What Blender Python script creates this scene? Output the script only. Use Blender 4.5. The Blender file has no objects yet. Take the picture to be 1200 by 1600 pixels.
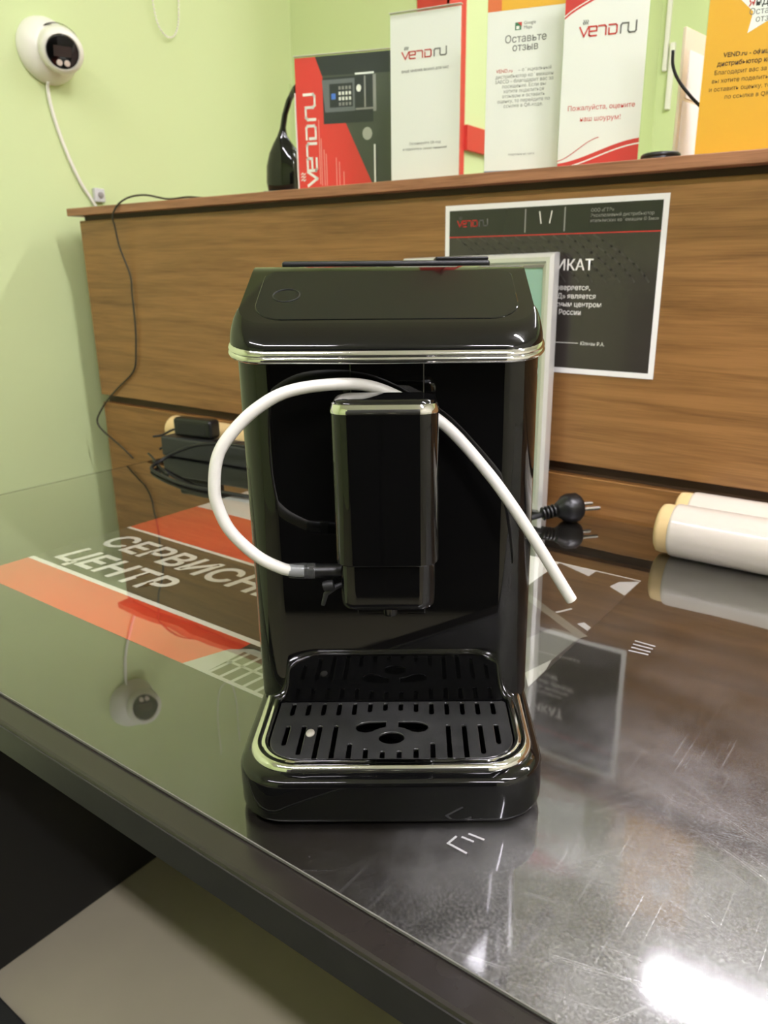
import bpy, bmesh, math, random
from mathutils import Vector, Matrix
R = math.radians
random.seed(7)
SC = bpy.context.scene
COL = SC.collection
DZ = 0.75                      # height of the desk surface

# ------------------------------------------------------------------ camera
TH = R(35.0)                   # the camera looks 35 degrees to the left of the panel normal
PITCH = math.atan(370 / 1165)
cam_d = bpy.data.cameras.new('camera')
cam_d.sensor_fit = 'AUTO'
cam_d.sensor_width = 36
cam_d.lens = 1165 / 1600 * 36
cam_d.shift_x = -50 / 1600
cam_d.clip_start = 0.02
cam_d.dof.use_dof = True
cam_d.dof.focus_distance = 0.44
cam_d.dof.aperture_fstop = 16
cam = bpy.data.objects.new('camera', cam_d)
COL.objects.link(cam)
cam.location = (0, 0, DZ + 0.31)
cam.rotation_euler = (R(90) - PITCH, 0, TH)
SC.camera = cam

# ------------------------------------------------------------------ world, exposure
wd = bpy.data.worlds.new('world'); SC.world = wd
wd.use_nodes = True
wd.node_tree.nodes['Background'].inputs[0].default_value = (0.9, 0.95, 1.0, 1)
wd.node_tree.nodes['Background'].inputs[1].default_value = 0.03
SC.view_settings.view_transform = 'Standard'
SC.view_settings.look = 'None'
SC.view_settings.exposure = 0.0
SC.view_settings.gamma = 1.0
SC.view_settings.use_curve_mapping = False
LAMP_STRENGTH = 140.0
LAMP_COLOUR = (1.0, 0.96, 1.06)
SC.cycles.max_bounces = 8; SC.cycles.diffuse_bounces = 4; SC.cycles.glossy_bounces = 4; SC.cycles.transmission_bounces = 4; SC.cycles.transparent_max_bounces = 12

# ------------------------------------------------------------------ materials
MATS = {}
def lin(c):
    return tuple(((v / 255) / 12.92 if v / 255 <= 0.04045 else ((v / 255 + 0.055) / 1.055) ** 2.4) for v in c)
def mat(name, rgb, rough=0.5, metal=0.0, ior=1.5, coat=0.0, trans=0.0, noise=None, bump=0.0, bscale=200, emit=None, srgb=True, sss=0.0):
    if name in MATS: return MATS[name]
    m = bpy.data.materials.new(name); m.use_nodes = True
    nt = m.node_tree; b = nt.nodes['Principled BSDF']
    c = lin(rgb) if srgb else rgb
    b.inputs['Base Color'].default_value = (*c, 1)
    b.inputs['Roughness'].default_value = rough
    b.inputs['Metallic'].default_value = metal
    b.inputs['IOR'].default_value = ior
    b.inputs['Coat Weight'].default_value = coat
    b.inputs['Coat Roughness'].default_value = 0.03
    b.inputs['Transmission Weight'].default_value = trans
    if sss:
        b.inputs['Subsurface Weight'].default_value = sss
        b.inputs['Subsurface Radius'].default_value = (0.01, 0.01, 0.008)
    tc = nt.nodes.new('ShaderNodeTexCoord')
    if noise:                                    # (scale, amount)
        n = nt.nodes.new('ShaderNodeTexNoise'); n.inputs['Scale'].default_value = noise[0]; n.inputs['Detail'].default_value = 5
        nt.links.new(tc.outputs['Object'], n.inputs['Vector'])
        mx = nt.nodes.new('ShaderNodeMix'); mx.data_type = 'RGBA'
        k = noise[1]
        mx.inputs[6].default_value = (*[v * (1 - k) for v in c], 1)
        mx.inputs[7].default_value = (*[min(1, v * (1 + k)) for v in c], 1)
        nt.links.new(n.outputs['Fac'], mx.inputs[0])
        nt.links.new(mx.outputs[2], b.inputs['Base Color'])
    if bump:
        n2 = nt.nodes.new('ShaderNodeTexNoise'); n2.inputs['Scale'].default_value = bscale; n2.inputs['Detail'].default_value = 3
        nt.links.new(tc.outputs['Object'], n2.inputs['Vector'])
        bp = nt.nodes.new('ShaderNodeBump'); bp.inputs['Strength'].default_value = bump; bp.inputs['Distance'].default_value = 0.001
        nt.links.new(n2.outputs['Fac'], bp.inputs['Height']); nt.links.new(bp.outputs['Normal'], b.inputs['Normal'])
    if emit:
        b.inputs['Emission Color'].default_value = (*emit[0], 1)
        b.inputs['Emission Strength'].default_value = emit[1]
    MATS[name] = m
    return m

def wood_mat(name, dark, light, scale=1.0, rough=0.35):
    m = bpy.data.materials.new(name); m.use_nodes = True
    nt = m.node_tree; b = nt.nodes['Principled BSDF']
    tc = nt.nodes.new('ShaderNodeTexCoord')
    mp = nt.nodes.new('ShaderNodeMapping'); mp.inputs['Scale'].default_value = (1.3 * scale, 8 * scale, 26 * scale)
    nt.links.new(tc.outputs['Object'], mp.inputs['Vector'])
    n = nt.nodes.new('ShaderNodeTexNoise'); n.inputs['Scale'].default_value = 2.2; n.inputs['Detail'].default_value = 7; n.inputs['Roughness'].default_value = 0.6; n.inputs['Distortion'].default_value = 0.7
    nt.links.new(mp.outputs[0], n.inputs['Vector'])
    mp2 = nt.nodes.new('ShaderNodeMapping'); mp2.inputs['Scale'].default_value = (9 * scale, 40, 420 * scale)
    nt.links.new(tc.outputs['Object'], mp2.inputs['Vector'])
    n2 = nt.nodes.new('ShaderNodeTexNoise'); n2.inputs['Scale'].default_value = 1.6; n2.inputs['Detail'].default_value = 3
    nt.links.new(mp2.outputs[0], n2.inputs['Vector'])
    ad = nt.nodes.new('ShaderNodeMath'); ad.operation = 'MULTIPLY_ADD'; ad.inputs[1].default_value = 0.45
    nt.links.new(n2.outputs['Fac'], ad.inputs[0]); nt.links.new(n.outputs['Fac'], ad.inputs[2])
    cr = nt.nodes.new('ShaderNodeValToRGB')
    cr.color_ramp.elements[0].position = 0.50; cr.color_ramp.elements[0].color = (*lin(dark), 1)
    cr.color_ramp.elements[1].position = 0.86; cr.color_ramp.elements[1].color = (*lin(light), 1)
    nt.links.new(ad.outputs[0], cr.inputs[0]); nt.links.new(cr.outputs[0], b.inputs['Base Color'])
    b.inputs['Roughness'].default_value = rough
    MATS[name] = m
    return m

def clear_mat(name, tint=(1, 1, 1), ior=1.5, rough=0.02, haze=0.0):
    """thin clear plastic: lets light straight through and mirrors by Fresnel"""
    m = bpy.data.materials.new(name); m.use_nodes = True
    nt = m.node_tree; nt.nodes.clear()
    out = nt.nodes.new('ShaderNodeOutputMaterial')
    tr = nt.nodes.new('ShaderNodeBsdfTransparent'); tr.inputs[0].default_value = (*tint, 1)
    gl = nt.nodes.new('ShaderNodeBsdfGlossy'); gl.inputs['Roughness'].default_value = rough
    fr = nt.nodes.new('ShaderNodeFresnel'); fr.inputs['IOR'].default_value = ior
    ge = nt.nodes.new('ShaderNodeNewGeometry'); sb = nt.nodes.new('ShaderNodeMath'); sb.operation = 'SUBTRACT'; sb.use_clamp = True   # no total inner reflection in a thin sheet
    nt.links.new(fr.outputs[0], sb.inputs[0]); nt.links.new(ge.outputs['Backfacing'], sb.inputs[1])
    mx = nt.nodes.new('ShaderNodeMixShader')
    nt.links.new(sb.outputs[0], mx.inputs[0]); nt.links.new(tr.outputs[0], mx.inputs[1]); nt.links.new(gl.outputs[0], mx.inputs[2])
    last = mx
    if haze:
        df = nt.nodes.new('ShaderNodeBsdfDiffuse'); df.inputs[0].default_value = (0.8, 0.8, 0.78, 1)
        m2 = nt.nodes.new('ShaderNodeMixShader'); m2.inputs[0].default_value = haze
        nt.links.new(mx.outputs[0], m2.inputs[1]); nt.links.new(df.outputs[0], m2.inputs[2]); last = m2
    nt.links.new(last.outputs[0], out.inputs[0])
    MATS[name] = m
    return m

def pad_mat():
    """scratched clear desk cover: Fresnel mirror over transparency, scuffed haze and scratches"""
    m = bpy.data.materials.new('scratched clear cover'); m.use_nodes = True
    nt = m.node_tree; nt.nodes.clear(); L = nt.links.new
    N = nt.nodes.new
    out = N('ShaderNodeOutputMaterial')
    tc = N('ShaderNodeTexCoord')
    def math_(op, a, b=None, clamp=False):
        n = N('ShaderNodeMath'); n.operation = op; n.use_clamp = clamp
        for i, v in enumerate((a, b)):
            if v is None: continue
            if isinstance(v, (int, float)): n.inputs[i].default_value = v
            else: L(v, n.inputs[i])
        return n.outputs[0]
    def ramp(v, a, b):
        n = N('ShaderNodeMapRange'); n.interpolation_type = 'SMOOTHSTEP'
        L(v, n.inputs[0]); n.inputs[1].default_value = a; n.inputs[2].default_value = b
        n.inputs[3].default_value = 0; n.inputs[4].default_value = 1
        return n.outputs[0]
    def noise(scale, rot=0, stretch=(1, 1, 1), detail=4, distort=0.0, off=(0, 0, 0)):
        mp = N('ShaderNodeMapping'); mp.inputs['Rotation'].default_value = (0, 0, rot); mp.inputs['Scale'].default_value = stretch; mp.inputs['Location'].default_value = off
        L(tc.outputs['Object'], mp.inputs[0])
        n = N('ShaderNodeTexNoise'); n.inputs['Scale'].default_value = scale; n.inputs['Detail'].default_value = detail; n.inputs['Distortion'].default_value = distort
        L(mp.outputs[0], n.inputs['Vector'])
        return n.outputs['Fac']
    def blob(cx, cy, r0, r1, warp=0.0, sy=1.0):
        sx = N('ShaderNodeSeparateXYZ'); L(tc.outputs['Object'], sx.inputs[0])
        dx = math_('SUBTRACT', sx.outputs[0], cx); dy = math_('MULTIPLY', math_('SUBTRACT', sx.outputs[1], cy), sy)
        d = math_('SQRT', math_('ADD', math_('MULTIPLY', dx, dx), math_('MULTIPLY', dy, dy)))
        if warp: d = math_('ADD', d, math_('MULTIPLY', math_('SUBTRACT', noise(30, detail=3, distort=1.0), 0.5), warp))
        return math_('SUBTRACT', 1.0, ramp(d, r0, r1))
    # rubbed working area, at the right half of the desk in front of the sitter
    scuff = blob(0.13, 0.24, 0.10, 0.38, 0.10)
    cloud = ramp(noise(14, detail=6), 0.38, 0.72)
    grain = ramp(noise(620, detail=3), 0.42, 0.70)
    # scratches in several directions
    scr = None
    for i, (rot, off) in enumerate(((0.25, 0), (0.95, 3.1), (1.55, 7.7), (2.75, 17.1))):
        mp = N('ShaderNodeMapping'); mp.vector_type = 'TEXTURE'
        mp.inputs['Rotation'].default_value = (0, 0, rot); mp.inputs['Scale'].default_value = (1 / 13, 1 / 760, 1); mp.inputs['Location'].default_value = (off * .3, off * .17, 0)
        L(tc.outputs['Object'], mp.inputs[0])
        n = N('ShaderNodeTexNoise'); n.inputs['Scale'].default_value = 1.0; n.inputs['Detail'].default_value = 2; n.inputs['Distortion'].default_value = 0.15
        L(mp.outputs[0], n.inputs['Vector'])
        s = ramp(n.outputs['Fac'], 0.64, 0.71)
        s = math_('MULTIPLY', s, ramp(noise(9, 0, (1, 1, 1), 2, 0, (off * 2, off, 0)), 0.46, 0.60))
        scr = s if scr is None else math_('MAXIMUM', scr, s)
    dust = ramp(noise(330, detail=1), 0.80, 0.84)
    scr_amt = math_('MULTIPLY', scr, math_('ADD', 0.06, math_('MULTIPLY', scuff, 0.9)))
    haze = math_('MULTIPLY', scuff, math_('ADD', 0.06, math_('ADD', math_('MULTIPLY', cloud, 0.08), math_('MULTIPLY', grain, 0.16))))
    haze = math_('ADD', haze, math_('MULTIPLY', scr_amt, 0.26))
    haze = math_('ADD', haze, math_('MULTIPLY', dust, 0.10))
    haze = math_('ADD', haze, math_('MULTIPLY', math_('MULTIPLY', cloud, blob(-0.2, 0.45, 0.05, 0.35)), 0.025), True)
    tr = N('ShaderNodeBsdfTransparent'); tr.inputs[0].default_value = (0.97, 0.98, 0.96, 1)
    gl = N('ShaderNodeBsdfGlossy')
    rough = math_('ADD', 0.012, math_('MULTIPLY', scuff, math_('ADD', 0.028, math_('MULTIPLY', grain, 0.05))))
    worn = blob(-0.02, 0.40, 0.08, 0.45, 0.10)                      # finely rubbed zone around the machine
    rough = math_('ADD', rough, math_('MULTIPLY', worn, 0.045))
    L(rough, gl.inputs['Roughness'])
    bp = N('ShaderNodeBump'); bp.inputs['Strength'].default_value = 0.25; bp.inputs['Distance'].default_value = 0.0007
    L(noise(15.0, detail=1), bp.inputs['Height'])
    L(bp.outputs[0], gl.inputs['Normal'])
    fr = N('ShaderNodeFresnel'); fr.inputs['IOR'].default_value = 1.45
    ge = N('ShaderNodeNewGeometry')
    fac = math_('MULTIPLY', math_('SUBTRACT', fr.outputs[0], ge.outputs['Backfacing'], True), 3.2, True)    # no total inner reflection in a thin sheet
    mx = N('ShaderNodeMixShader'); L(fac, mx.inputs[0]); L(tr.outputs[0], mx.inputs[1]); L(gl.outputs[0], mx.inputs[2])
    df = N('ShaderNodeBsdfDiffuse'); df.inputs[0].default_value = (0.80, 0.78, 0.78, 1)
    m2 = N('ShaderNodeMixShader'); L(haze, m2.inputs[0]); L(mx.outputs[0], m2.inputs[1]); L(df.outputs[0], m2.inputs[2])
    L(m2.outputs[0], out.inputs[0])
    MATS['pad'] = m
    return m

def floor_mat():
    m = mat('grey beige stone floor', (168, 160, 138), 0.35, noise=(3.5, 0.22), bump=0.08, bscale=40)
    return m

GREEN = mat('light green wall paint', (207, 222, 163), 0.75, noise=(1.5, 0.02))
M_CEIL = mat('white ceiling', (228, 226, 220), 0.8)
RED_T = mat('red painted board', (205, 62, 52), 0.5)
BLACK = mat('glossy black plastic', (9, 9, 9), 0.035, ior=1.52)
BLACK_S = mat('satin black plastic', (16, 16, 16), 0.35)
BLACK_P = mat('smoked black panel', (10, 13, 14), 0.03, ior=1.5)
RUBBER = mat('black rubber', (20, 20, 20), 0.55)
CHROME = mat('polished chrome', (226, 226, 224), 0.06, metal=1.0)
STEEL = mat('dark polished tray steel', (44, 44, 43), 0.12, ior=1.6, noise=(60, 0.5), bump=0.03, bscale=300)
SILVER = mat('brushed aluminium', (214, 213, 206), 0.30, metal=0.5)
HOSE = mat('milky silicone', (229, 227, 217), 0.30, trans=0.12)
WHITE_PL = mat('white plastic', (236, 234, 222), 0.3)
WOOD = wood_mat('walnut veneer', (112, 78, 41), (158, 114, 66))
WOOD_L = wood_mat('walnut veneer lower board', (110, 75, 37), (156, 110, 60))
WOOD_T = wood_mat('reddish walnut edge', (120, 78, 52), (172, 120, 86), 1.5, 0.4)
DARKGAP = mat('dark brown groove', (62, 42, 22), 0.6)
DESK = mat('dark brown desk laminate', (38, 34, 31), 0.22, noise=(25, 0.25))
DESK_E = mat('dark desk edge band', (44, 43, 41), 0.38, noise=(60, 0.25), bump=0.05)
DESK_P = mat('black desk side board', (22, 22, 21), 0.55)
PAPER = mat('white glossy paper', (238, 234, 228), 0.35)
PAPER_B = mat('bright paper', (246, 244, 240), 0.5)
INK = mat('black ink', (34, 32, 32), 0.5)
INK_G = mat('grey ink', (108, 104, 102), 0.5)
INK_LG = mat('light grey ink', (150, 146, 142), 0.5)
INK_R = mat('red ink', (206, 44, 42), 0.5)
INK_W = mat('white ink', (244, 240, 232), 0.5)
INK_BR = mat('dark brown ink', (86, 54, 20), 0.5)
YELLOW = mat('amber yellow paper', (236, 174, 44), 0.45)
POST_D = mat('charcoal poster print', (58, 57, 52), 0.5)
POST_R = mat('vermilion poster print', (222, 62, 40), 0.5)
CERT_D = mat('dark certificate print', (58, 53, 49), 0.25, coat=0.3)
CERT_H = mat('certificate header print', (38, 38, 36), 0.25, coat=0.3)
MINT = mat('mint print under glass', (150, 190, 172), 0.25, coat=0.8)
CREAM = mat('cream cardboard', (214, 186, 132), 0.7, noise=(20, 0.08))
WRAP = mat('pale film wrapped paper', (208, 200, 186), 0.28, coat=0.5, bump=0.25, bscale=35)
ACRYL = clear_mat('clear acrylic', (0.97, 0.99, 0.97), 1.45, 0.02)
CLEARP = clear_mat('clear hose connector', (0.55, 0.57, 0.60), 1.5, 0.08, haze=0.05)
ACRYL_E = mat('bright acrylic edge', (226, 230, 218), 0.2)

# ------------------------------------------------------------------ mesh helpers
def mesh_obj(name, verts, faces, material, parent=None, smooth=False, angle=None, loc=None):
    me = bpy.data.meshes.new(name); me.from_pydata([tuple(v) for v in verts], [], faces)
    bm = bmesh.new(); bm.from_mesh(me); bmesh.ops.recalc_face_normals(bm, faces=bm.faces); bm.to_mesh(me); bm.free()
    me.materials.append(material)
    if smooth or angle is not None:
        me.polygons.foreach_set('use_smooth', [True] * len(me.polygons))
        if angle is not None: me.set_sharp_from_angle(angle=R(angle))
    me.update()
    o = bpy.data.objects.new(name, me); COL.objects.link(o)
    if loc is not None: o.location = loc
    if parent: o.parent = parent
    if angle is not None:
        wn = o.modifiers.new('weighted normals', 'WEIGHTED_NORMAL'); wn.keep_sharp = True; wn.weight = 90
    return o
def empty(name, loc=(0, 0, 0), rz=0):
    o = bpy.data.objects.new(name, None); COL.objects.link(o); o.location = loc; o.rotation_euler = (0, 0, rz)
    o.empty_display_size = 0.02
    return o
def tag(o, label, cat, group=None):
    o['label'] = label; o['category'] = cat
    if group: o['group'] = group
    return o
def struct(o):
    o['kind'] = 'structure'; return o

class MB:
    def __init__(s): s.v = []; s.f = []
    def add(s, v, f):
        k = len(s.v); s.v += [Vector(p) for p in v]; s.f += [tuple(i + k for i in q) for q in f]; return s
    def box(s, x0, x1, y0, y1, z0, z1):
        return s.add([(x0, y0, z0), (x1, y0, z0), (x1, y1, z0), (x0, y1, z0), (x0, y0, z1), (x1, y0, z1), (x1, y1, z1), (x0, y1, z1)],
                     [(0, 3, 2, 1), (4, 5, 6, 7), (0, 1, 5, 4), (1, 2, 6, 5), (2, 3, 7, 6), (3, 0, 4, 7)])
    def rbox(s, x0, x1, y0, y1, z0, z1, b=0.003, seg=2):
        bm = bmesh.new(); bmesh.ops.create_cube(bm, size=1)
        for v in bm.verts: v.co = Vector((x0 + (v.co.x + .5) * (x1 - x0), y0 + (v.co.y + .5) * (y1 - y0), z0 + (v.co.z + .5) * (z1 - z0)))
        bmesh.ops.bevel(bm, geom=bm.edges[:], offset=b, segments=seg, profile=0.5, affect='EDGES')
        bm.verts.index_update()
        s.add([v.co.copy() for v in bm.verts], [tuple(v.index for v in f.verts) for f in bm.faces]); bm.free(); return s
    def loft(s, loops, cap0=True, cap1=True, closed=False):
        n = len(loops[0]); k = len(s.v)
        for l in loops: s.v += [Vector(p) for p in l]
        m = len(loops)
        for i in range(m if closed else m - 1):
            j = (i + 1) % m
            for a in range(n):
                b = (a + 1) % n
                s.f.append((k + i * n + a, k + i * n + b, k + j * n + b, k + j * n + a))
        if not closed:
            if cap0: s.f.append(tuple(k + a for a in range(n - 1, -1, -1)))
            if cap1: s.f.append(tuple(k + (m - 1) * n + a for a in range(n)))
        return s
    def tube(s, pts, r, n=10, caps=True, closed=False):
        pts = [Vector(p) for p in pts]; loops = []; up = None; m = len(pts)
        for i, p in enumerate(pts):
            a = pts[(i - 1) % m] if closed or i > 0 else p
            b = pts[(i + 1) % m] if closed or i < m - 1 else p
            t = (b - a).normalized()
            if up is None:
                up = Vector((0, 0, 1)) if abs(t.z) < 0.9 else Vector((1, 0, 0))
            u = (up - t * up.dot(t)).normalized(); w = t.cross(u); up = u
            rr = r[i] if isinstance(r, (list, tuple)) else r
            loops.append([p + (u * math.cos(2 * math.pi * q / n) + w * math.sin(2 * math.pi * q / n)) * rr for q in range(n)])
        return s.loft(loops, caps, caps, closed)
    def lathe(s, prof, origin=(0, 0, 0), axis=(0, 0, 1), n=32, cap=True):
        ax = Vector(axis).normalized(); t = Vector((0, 0, 1)) if abs(ax.z) < .9 else Vector((1, 0, 0))
        u = (t - ax * t.dot(ax)).normalized(); w = ax.cross(u); o = Vector(origin)
        return s.loft([[o + ax * h + (u * math.cos(2 * math.pi * q / n) + w * math.sin(2 * math.pi * q / n)) * max(r, 1e-5) for q in range(n)] for r, h in prof], cap, cap)
    def xf(s, M):
        s.v = [M @ v for v in s.v]; return s
    def build(s, name, material, parent=None, smooth=False, angle=None, loc=None):
        return mesh_obj(name, s.v, s.f, material, parent, smooth, angle, loc)

def rrect(hw, y0, y1, rf, rb=None, n=8, cx=0.0):
    """rounded rectangle in plan, front corners radius rf, rear corners rb, counter-clockwise from front left"""
    rb = rf if rb is None else rb
    pts = []
    for (x, y, r, a0) in ((cx - hw + rf, y0 + rf, rf, 180), (cx + hw - rf, y0 + rf, rf, 270), (cx + hw - rb, y1 - rb, rb, 0), (cx - hw + rb, y1 - rb, rb, 90)):
        for i in range(n + 1):
            a = R(a0 + 90 * i / n); pts.append((x + r * math.cos(a), y + r * math.sin(a)))
    return pts
def spline(pts, sub=8):
    """Catmull-Rom through the points"""
    P = [Vector(p) for p in pts]; out = []
    for i in range(len(P) - 1):
        p0 = P[i - 1] if i else P[0] * 2 - P[1]; p1 = P[i]; p2 = P[i + 1]; p3 = P[i + 2] if i + 2 < len(P) else P[-1] * 2 - P[-2]
        for k in range(sub):
            t = k / sub
            out.append(0.5 * ((2 * p1) + (p2 - p0) * t + (2 * p0 - 5 * p1 + 4 * p2 - p3) * t * t + (3 * p1 - p0 - 3 * p2 + p3) * t ** 3))
    out.append(P[-1]); return out

DG = None
def curve_to_mesh(cu):
    ob = bpy.data.objects.new('tmp', cu); COL.objects.link(ob)
    bpy.context.view_layer.update()
    dg = bpy.context.evaluated_depsgraph_get()
    me = bpy.data.meshes.new_from_object(ob.evaluated_get(dg))
    bpy.data.objects.remove(ob); bpy.data.curves.remove(cu)
    return me
def plate(name, outer, holes, z0, z1, material, parent=None, bevel=0.0):
    """flat plate with real holes"""
    cu = bpy.data.curves.new(name, 'CURVE'); cu.dimensions = '2D'; cu.fill_mode = 'BOTH'
    for loop in [outer] + holes:
        sp = cu.splines.new('POLY'); sp.points.add(len(loop) - 1); sp.use_cyclic_u = True
        for p, q in zip(sp.points, loop): p.co = (q[0], q[1], 0, 1)
    cu.extrude = (z1 - z0) / 2 - bevel; cu.bevel_depth = bevel; cu.bevel_resolution = 1; cu.offset = -bevel
    me = curve_to_mesh(cu)
    me.materials.clear(); me.materials.append(material)
    me.transform(Matrix.Translation((0, 0, (z0 + z1) / 2)))
    o = bpy.data.objects.new(name, me); COL.objects.link(o)
    if parent: o.parent = parent
    return o
class Face:
    """a printed face: (u, v) on the sheet -> object space of its parent"""
    def __init__(s, parent, upright=True, origin=(0, 0, 0), eps=0.0004, rot=0.0):
        s.p = parent; s.up = upright; s.o = Vector(origin); s.e = eps; s.rot = rot
    def co(s, u, v, k=1.0):
        return s.o + (Vector((u, -s.e * k, v)) if s.up else Vector((u, v, s.e * k)))
def text(F, body, u, v, size, material, name='lettering', align='LEFT', bold=0.0, sx=1.0, shear=0.0, line=1.0, rot=0.0, k=2.0):
    cu = bpy.data.curves.new('t', 'FONT'); cu.body = body; cu.size = size; cu.align_x = align; cu.offset = bold * size
    cu.shear = shear; cu.space_line = line; cu.resolution_u = 3
    me = curve_to_mesh(cu); me.materials.clear(); me.materials.append(material)
    c, s_ = math.cos(rot), math.sin(rot)
    for w in me.vertices:
        x, y = w.co.x * sx, w.co.y
        w.co = F.co(u + x * c - y * s_, v + x * s_ + y * c, k)
    o = bpy.data.objects.new(name, me); COL.objects.link(o); o.parent = F.p
    return o
def poly(F, pts, material, name, k=1.0):
    return mesh_obj(name, [F.co(u, v, k) for u, v in pts], [tuple(range(len(pts)))], material, F.p)
def rect(F, u0, u1, v0, v1, material, name, k=1.0):
    return poly(F, [(u0, v0), (u1, v0), (u1, v1), (u0, v1)], material, name, k)
def strokes(F, lines, w, material, name, k=2.0, T=lambda a, b: (a, b)):
    V = []; Q = []
    for ln in lines:
        for (x0, y0), (x1, y1) in zip(ln[:-1], ln[1:]):
            d = math.hypot(x1 - x0, y1 - y0) or 1e-6; ex, ey = (x1 - x0) / d * w / 2, (y1 - y0) / d * w / 2
            q = [(x0 - ex + ey, y0 - ey - ex), (x1 + ex + ey, y1 + ey - ex), (x1 + ex - ey, y1 + ey + ex), (x0 - ex - ey, y0 - ey + ex)]
            n = len(V); V += [F.co(*T(*c), k) for c in q]; Q.append((n, n + 1, n + 2, n + 3))
    return mesh_obj(name, V, Q, material, F.p)
LOGO_R = [[(0, 1), (.5, 0), (1.0, 1)], [(1.05, 1), (1.9, 1), (1.98, .9), (1.98, .5), (1.15, .5)], [(1.1, .9), (1.1, .12), (1.25, 0), (1.95, 0)],
          [(2.2, 1), (2.9, 1), (3.05, .85), (3.05, 0)], [(3.4, 0), (3.4, .65)], [(3.4, 1), (4.15, 1), (4.3, .85), (4.3, .15), (4.15, 0), (3.4, 0)]]
LOGO_G = [[(4.75, 0), (4.75, .8), (4.9, 1), (5.55, 1)], [(5.6, 1), (5.6, .2), (5.75, 0), (6.35, 0), (6.5, .15), (6.5, 1.15)]]
STEAM = [[(.45, 1.3), (.35, 1.45), (.5, 1.6), (.4, 1.75)], [(.68, 1.3), (.58, 1.45), (.73, 1.6), (.63, 1.75)], [(.9, 1.3), (.8, 1.45), (.95, 1.6), (.85, 1.75)]]
def logo(F, u, v, hgt, mr, mg, rot=0.0, wd=0.17, length=None):
    c, s_ = math.cos(rot), math.sin(rot); sx = (length / (6.5 * hgt)) if length else 1
    def T(a, b): a *= hgt * sx; b *= hgt; return (u + a * c - b * s_, v + a * s_ + b * c)
    strokes(F, LOGO_R, wd, mr, 'logo_lettering', 3.2, T=T); strokes(F, LOGO_G, wd, mg, 'logo_lettering', 3.2, T=T)
    strokes(F, STEAM, 0.08, mg, 'logo_steam_mark', 3.2, T=T)

# ================================================================== SETTING
XW, YB, XC, YF = -1.56, 1.654, -1.069, 3.10     # left wall, back wall, passage corner, far wall
X1, Y0, ZC = 2.3, -2.6, 2.72
T_ = 0.1
def wall(name, x0, x1, y0, y1, z0, z1, m):
    return struct(MB().box(x0, x1, y0, y1, z0, z1).build(name, m))
wall('floor', XW - T_, X1 + T_, Y0 - T_, YF + T_, -0.05, 0, floor_mat())
wall('ceiling', XW - T_, X1 + T_, Y0 - T_, YF + T_, ZC, ZC + 0.05, M_CEIL)
wall('wall_left', XW - T_, XW, Y0, YB, 0, ZC, GREEN)
wall('wall_back', XW - T_, XC, YB, YF, 0, ZC, GREEN)
wall('wall_far', XC, X1 + T_, YF, YF + T_, 0, ZC, GREEN)
wall('wall_right', X1, X1 + T_, Y0, YF, 0, ZC, mat('pale cream wall', (206, 202, 186), 0.8))
wall('wall_front', XW - T_, X1 + T_, Y0 - T_, Y0, 0, ZC, GREEN)
DOOR = mat('dark brown door', (46, 40, 36), 0.5)
d_ = struct(MB().rbox(0.35, 1.25, Y0, Y0 + 0.04, 0, 2.08, 0.004).build('added_door_1', DOOR))  # unseen door, added to give dark upright stripes in the reflections
MB().rbox(0.42, 0.46, Y0 + 0.04, Y0 + 0.075, 0.98, 1.10, 0.008).build('door_handle', SILVER, d_)
# unseen dark cupboard behind the viewer, added to blacken the machine front reflection
cab = empty('added_cabinet', (0.80, -1.32, 0), TH)
CABM = mat('dark wenge board', (30, 27, 25), 0.45)
MB().rbox(-.42, .42, -.22, .20, .06, 1.95, .003).build('carcass', CABM, cab)
MB().rbox(-.40, .40, -.20, .18, 0, .06, .003).build('plinth', CABM, cab)
for x in (-.415, .005):
    dr = MB().rbox(x, x + .41, .20, .218, .065, 1.945, .003).build('cabinet_door', CABM, cab)
    MB().rbox(x + (.37 if x < 0 else .025), x + (.385 if x < 0 else .04), .218, .240, 1.0, 1.16, .004).build('door_handle', SILVER, dr)
tag(cab, 'unseen two door cupboard behind the viewer, added to darken the machine front', 'added_cabinet')
# red boards around the corner of the passage
struct(MB().box(XC - 0.0835, XC + 0.004, YB - 0.004, YB, 0, ZC).build('trim_1', RED_T))
struct(MB().box(XC, XC + 0.004, YB - 0.004, YB + 0.0745, 0, ZC).build('trim_2', RED_T))
struct(MB().box(XC, XC + 0.012, YB + 0.0745, YB + 0.45, DZ + 0.605, DZ + 0.661, ).build('trim_3', RED_T))

# ------------------------------------------------------------------ lamps
def ceiling_lamp(x0, x1, y, label, k=1.0, z=ZC):
    EMIT = mat('lit lamp diffuser %.2f' % k, (255, 250, 240), 0.5, emit=(LAMP_COLOUR, LAMP_STRENGTH * k))
    r = empty('ceiling_lamp', ((x0 + x1) / 2, y, z))
    hx = (x1 - x0) / 2
    MB().rbox(-hx, hx, -0.045, 0.045, -0.05, 0, 0.006).build('housing', WHITE_PL, r)
    MB().rbox(-hx + 0.01, hx - 0.01, -0.036, 0.036, -0.066, -0.0495, 0.006).build('diffuser', EMIT, r)
    return tag(r, label, 'lamp', 'ceiling lamps')
ceiling_lamp(-0.46, 0.80, 2.0, 'long white ceiling lamp beyond the counter, mirrored on the desk', 0.52)
ceiling_lamp(-1.05, 0.20, -0.76, 'long white ceiling lamp above the left front of the desk', 0.52)
ceiling_lamp(0.75, 2.0, -0.76, 'long white ceiling lamp at the right behind the viewer', 1.15)
ceiling_lamp(0.15, 1.40, 0.62, 'unseen ceiling lamp above the right half of the desk, added to brighten the left wall', 1.12)  # added lamp row, lifts the lower part of the left wall

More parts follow.
